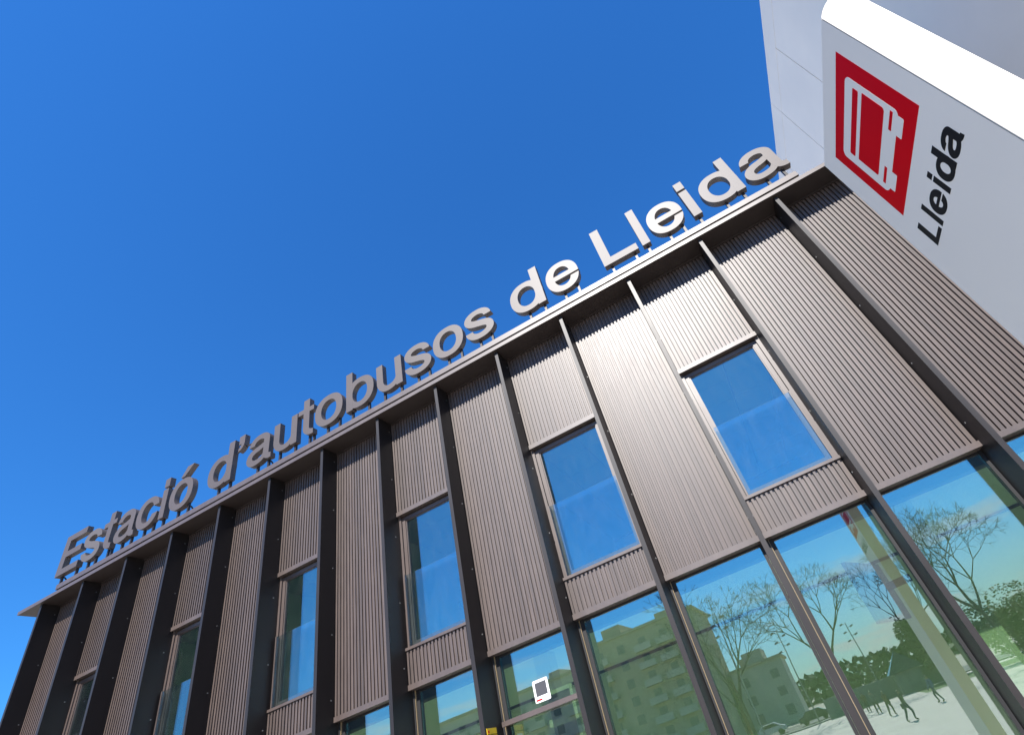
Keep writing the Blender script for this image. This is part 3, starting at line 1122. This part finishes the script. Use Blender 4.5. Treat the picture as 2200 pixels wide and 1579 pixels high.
leafy("green_tree", 24.6, -68, 1.4, 2.4, 2.4, 5.2, 7000, 1, "round green tree beside the kiosk across the plaza", M['leaf'])
leafy("bush", -3.2, -14, 0.0, 2.6, 1.8, 3.9, 7000, 2, "leafy green bush mirrored below the transom", M['leaf'], trunk=False)
for k, (x, y, rx, h) in enumerate(((30, -57, 4.5, 5.4), (36, -60, 5, 6.2), (44, -58, 5, 5.8), (53, -62, 6, 7.0), (64, -66, 7, 7.4))):
    leafy("hill_tree", x, y, 0.2, rx, 3.0, h, 7000, 40 + k, ["broad green tree nearest the kiosk on the right of the plaza",
          "taller green tree second from the kiosk", "green tree in the middle of the row right of the plaza",
          "large green tree fourth along the row", "large green tree at the far right end of the row"][k], M['leaf'], "green trees right of the plaza")
# far wooded ridge: one mass
b = MB()
rn = random.Random(77)
for k in range(7000):
    x = rn.uniform(-150, 190); y = -190 - rn.uniform(0, 40)
    hh = 5.0 + 2.6 * math.sin(x * .021 + 1) + 0.9 * math.sin(x * .09)
    z = rn.uniform(0, max(1, hh))
    q = Matrix.Rotation(rn.uniform(0, 6.28), 3, 'Z') @ Matrix.Rotation(rn.uniform(.6, 2.5), 3, 'X')
    l = rn.uniform(.8, 1.8)
    b.face([Vector((x, y, z)) + q @ Vector(v) for v in ((-l, 0, 0), (0, -l * .7, 0), (l, 0, 0), (0, l * .7, 0))])
o = b.build("distant_wood", M['leafdark'])
o['kind'] = 'stuff'

# apartment blocks
def block(name, x0, x1, y, dep, floors, m, label, seed, balc=True):
    rn = random.Random(seed)
    t = empty(name, ((x0 + x1) / 2, y - dep / 2, 0))
    tag(t, label, "building")
    fh = 3.0
    H = floors * fh + 1.2
    b = MB(); b.boxm(x0, x1, y - dep, y, 0, H); b.build("wall", m, t)
    b = MB(); b.boxm(x0 - .4, x1 + .4, y - dep - .4, y + .5, H, H + .45); b.build("roof", M['brick'], t)
    b = MB(); b.boxm(x0 + 3, x0 + 7, y - dep + 2, y - 2, H + .45, H + 2.6); b.boxm(x1 - 8, x1 - 5.5, y - dep + 2, y - 3, H + .45, H + 2.0)
    b.build("stair_tower", m, t)
    w = MB(); w.boxm(-.75, .75, 0.0, .06, 0, 1.5); wme = w.mesh("window", M['shutter'])
    bl = MB(); bl.boxm(-1.7, 1.7, 0, 1.2, -.12, .12); bl.boxm(-1.7, 1.7, 1.1, 1.2, .12, 1.0)
    bme = bl.mesh("balcony", M['cream'])
    n = int((x1 - x0) / 4.2)
    for f in range(floors):
        for k in range(n):
            x = x0 + 2.1 + k * (x1 - x0 - 4.2) / max(1, n - 1)
            piece("window", wme, Vector((x, y + 0.003, 1.2 + f * fh)), t)
            if balc and f > 0 and k % 3 != 1:
                piece("balcony", bme, Vector((x, y + 0.003, .45 + f * fh)), t)
block("apartment_block", -80, -29, -95, 18, 6, M['cream'], "long cream apartment block with balconies far left across the road", 1)
block("apartment_block", -27, -4.5, -97, 16, 7, M['brick'], "ochre apartment block with balconies nearest the bare trees", 2)
block("low_block", -3.5, 6.5, -106, 12, 3, M['cream'], "low three-storey cream block right of the apartments", 3, False)

# low wall and kiosk
mb = MB(); mb.boxm(11, 26, -69.8, -69.3, 0, 2.0)
tag(mb.build("low_wall", M['shutter']), "long low grey wall at the far edge of the plaza", "wall")
kk = empty("kiosk", (20.6, -67, 0))
tag(kk, "dark kiosk with a steep pitched roof at the plaza edge", "kiosk")
mb = MB(); mb.boxm(19.4, 22.2, -68.2, -65.8, 0, 2.1); mb.build("wall", M['shutter'], kk)
mb = MB()
mb.v = [(18.9, -68.6, 2.1), (22.7, -68.6, 2.1), (22.7, -65.4, 2.1), (18.9, -65.4, 2.1), (20.8, -67.0, 4.2)]
mb.f = [(0, 1, 2, 3), (0, 4, 1), (1, 4, 2), (2, 4, 3), (3, 4, 0)]; mb.mi = [0] * 5
mb.build("roof", M['card_'], kk)

# lamp posts with several floodlights
def lamp(x, y, h, label, seed):
    rn = random.Random(seed)
    t = empty("lamp_post", (x, y, 0))
    tag(t, label, "lamp post", "lamp posts on the plaza")
    b = MB(); b.tube((x, y, 0), (x, y, h), .09, .05, 8); b.build("pole", M['steel'], t)
    for k in range(5):
        z = h - .15 - k * .55
        s = 1 if k % 2 else -1
        b = MB()
        b.tube((x, y, z), (x + s * .45, y, z + .05), .025, .025, 5)
        b.obox((x + s * .62, y, z + .05), (.22, 0, .05), (0, .16, 0), (-.02, 0, .09))
        b.build("floodlight", M['steel'], t)
lamp(5.4, -52, 12.5, "tall floodlight post beside the bare tree by the apartments", 1)
lamp(18.4, -80, 9.5, "floodlight post between the tall bare tree and the kiosk", 2)
lamp(28.5, -110, 10.0, "floodlight post farthest away behind the round green tree", 3)
lamp(9.6, -70, 10.5, "floodlight post between the two nearest bare trees", 4)

# people
def person(x, y, h, face, pose, m, label, seed, bag=False):
    """one skinned body; face = heading in degrees (0 looks to -Y)"""
    t = empty("person", (x, y, 0))
    t.rotation_euler = (0, 0, math.radians(face))
    tag(t, label, "person", None)
    k = h / 1.72
    st = pose
    P = [(0, 0, .93), (0, 0, 1.15), (0, -.01, 1.38), (0, -.015, 1.47), (0, -.03, 1.56), (0, -.03, 1.67),
         (.10, 0, .90), (.12, -st * .5, .49), (.12, -st * .35 + .02, .09), (.13, -st * .35 - .15, .03),
         (-.10, 0, .90), (-.12, st * .30, .49), (-.12, st * .75 + .03, .10), (-.13, st * .75 - .12, .03),
         (.19, 0, 1.40), (.24, st * .25, 1.13), (.24, st * .20 - .10, .90), (.235, st * .2 - .13, .81),
         (-.19, 0, 1.40), (-.24, -st * .2, 1.13), (-.24, -st * .25 - .12, .90), (-.235, -st * .25 - .15, .81)]
    R = [.165, .16, .17, .06, .085, .075, .105, .075, .052, .045, .105, .075, .052, .045, .075, .058, .045, .035, .075, .058, .045, .035]
    E = [(0, 1), (1, 2), (2, 3), (3, 4), (4, 5), (0, 6), (6, 7), (7, 8), (8, 9), (0, 10), (10, 11), (11, 12), (12, 13),
         (2, 14), (14, 15), (15, 16), (16, 17), (2, 18), (18, 19), (19, 20), (20, 21)]
    me = bpy.data.meshes.new("body")
    me.from_pydata([tuple(c * k for c in p) for p in P], E, [])
    me.materials.append(m)
    o = bpy.data.objects.new("body", me)
    COL.objects.link(o)
    o.parent = t
    sk = o.modifiers.new("skin", 'SKIN')
    sk.use_smooth_shade = True
    for i, v in enumerate(me.skin_vertices[0].data):
        v.radius = (R[i] * k, R[i] * k * (.72 if i in (0, 1, 2) else 1))
        v.use_root = (i == 0)
    o.modifiers.new("sub", 'SUBSURF').levels = 1
    b = MB()
    for a_ in range(6):
        th0, th1 = math.pi * a_ / 12, math.pi * (a_ + 1) / 12
        for q in range(12):
            f0, f1 = 2 * math.pi * q / 12, 2 * math.pi * (q + 1) / 12
            b.face([Vector((.105 * math.sin(th) * math.cos(f), -.015 + .115 * math.sin(th) * math.sin(f), 1.585 + .125 * math.cos(th))) * k
                    for th, f in ((th0, f0), (th1, f0), (th1, f1), (th0, f1))])
    hme = b.mesh("hair", M['hair'])
    ho = bpy.data.objects.new("hair", hme)
    COL.objects.link(ho)
    ho.parent = t
    if bag:
        b = MB()
        b.obox(Vector((-.33, -.05, .80)) * k, (.05, 0, 0), (0, .17, 0), (0, 0, .14))
        bo = bpy.data.objects.new("handbag", b.mesh("handbag", M['cloth1']))
        COL.objects.link(bo)
        tag(bo, "dark bag held by the striding person", "bag")
        bo.location = t.location
        bo.rotation_euler = t.rotation_euler
person(16.4, -34.6, 1.68, 70, .42, M['out1'], "person in a dark coat and jeans striding across the plaza nearest the building", 1, True)
person(15.5, -50.5, 1.76, 10, .16, M['out2'], "person in a grey jacket standing in mid plaza", 2)
person(15.0, -57.5, 1.72, -5, .14, M['out3'], "person in a brown coat farthest away on the plaza", 3)
person(19.2, -41.5, 1.75, -60, .40, M['out4'], "person in a blue jacket striding toward the lawn", 4)
person(16.0, -43.0, 1.66, 40, .30, M['out3'], "person in a brown coat walking behind the nearest striding person", 5)

# cars on the road
def car(x, y, m, label):
    t = empty("parked_car", (x, y, 0))
    tag(t, label, "car", "cars on the road")
    prof = [(-2.1, .35), (-2.1, .75), (-1.95, .90), (-1.45, .98), (-.85, 1.43), (.75, 1.46), (1.55, 1.0), (2.05, .85), (2.12, .4)]
    b = MB()
    b.prism([prof[::-1]], lambda u, v: Vector((x + u, y - .85, v)), Vector((0, 1.7, 0)))
    b.build("body", m, t)
    b = MB()
    for s in (-.857, .851):
        b.prism([[(-1.2, 1.0), (-.78, 1.36), (.68, 1.38), (1.25, 1.02)]], lambda u, v: Vector((x + u, y + s, v)), Vector((0, .006, 0)))
    b.build("side_window", M['screen'], t)
    for wx in (-1.3, 1.3):
        for wy in (-.8, .8):
            b = MB(); b.tube((x + wx, y + wy - .1, .33), (x + wx, y + wy + .1, .33), .33, .33, 16); b.build("wheel", M['tyre'], t)
car(3.0, -77, M['carw'], "silver car on the road in front of the low block")
car(9.0, -78, M['card_'], "dark car on the road behind the plaza")
car(-6.5, -78.5, M['card_'], "dark car on the road in front of the ochre apartment block")
car(15.0, -79, M['carw'], "silver car on the road behind the low wall")
# kerb along the road and its centre line
b = MB(); b.boxm(-90, 110, -70.6, -70.0, 0.0, 0.13); tag(b.build("kerb", M['shutter']), kind='structure')
b = MB()
for k in range(40):
    b.boxm(-60 + k * 4, -58 + k * 4, -81.6, -81.4, 0.0045, 0.009)
tag(b.build("road_markings", M['card']), kind='structure')
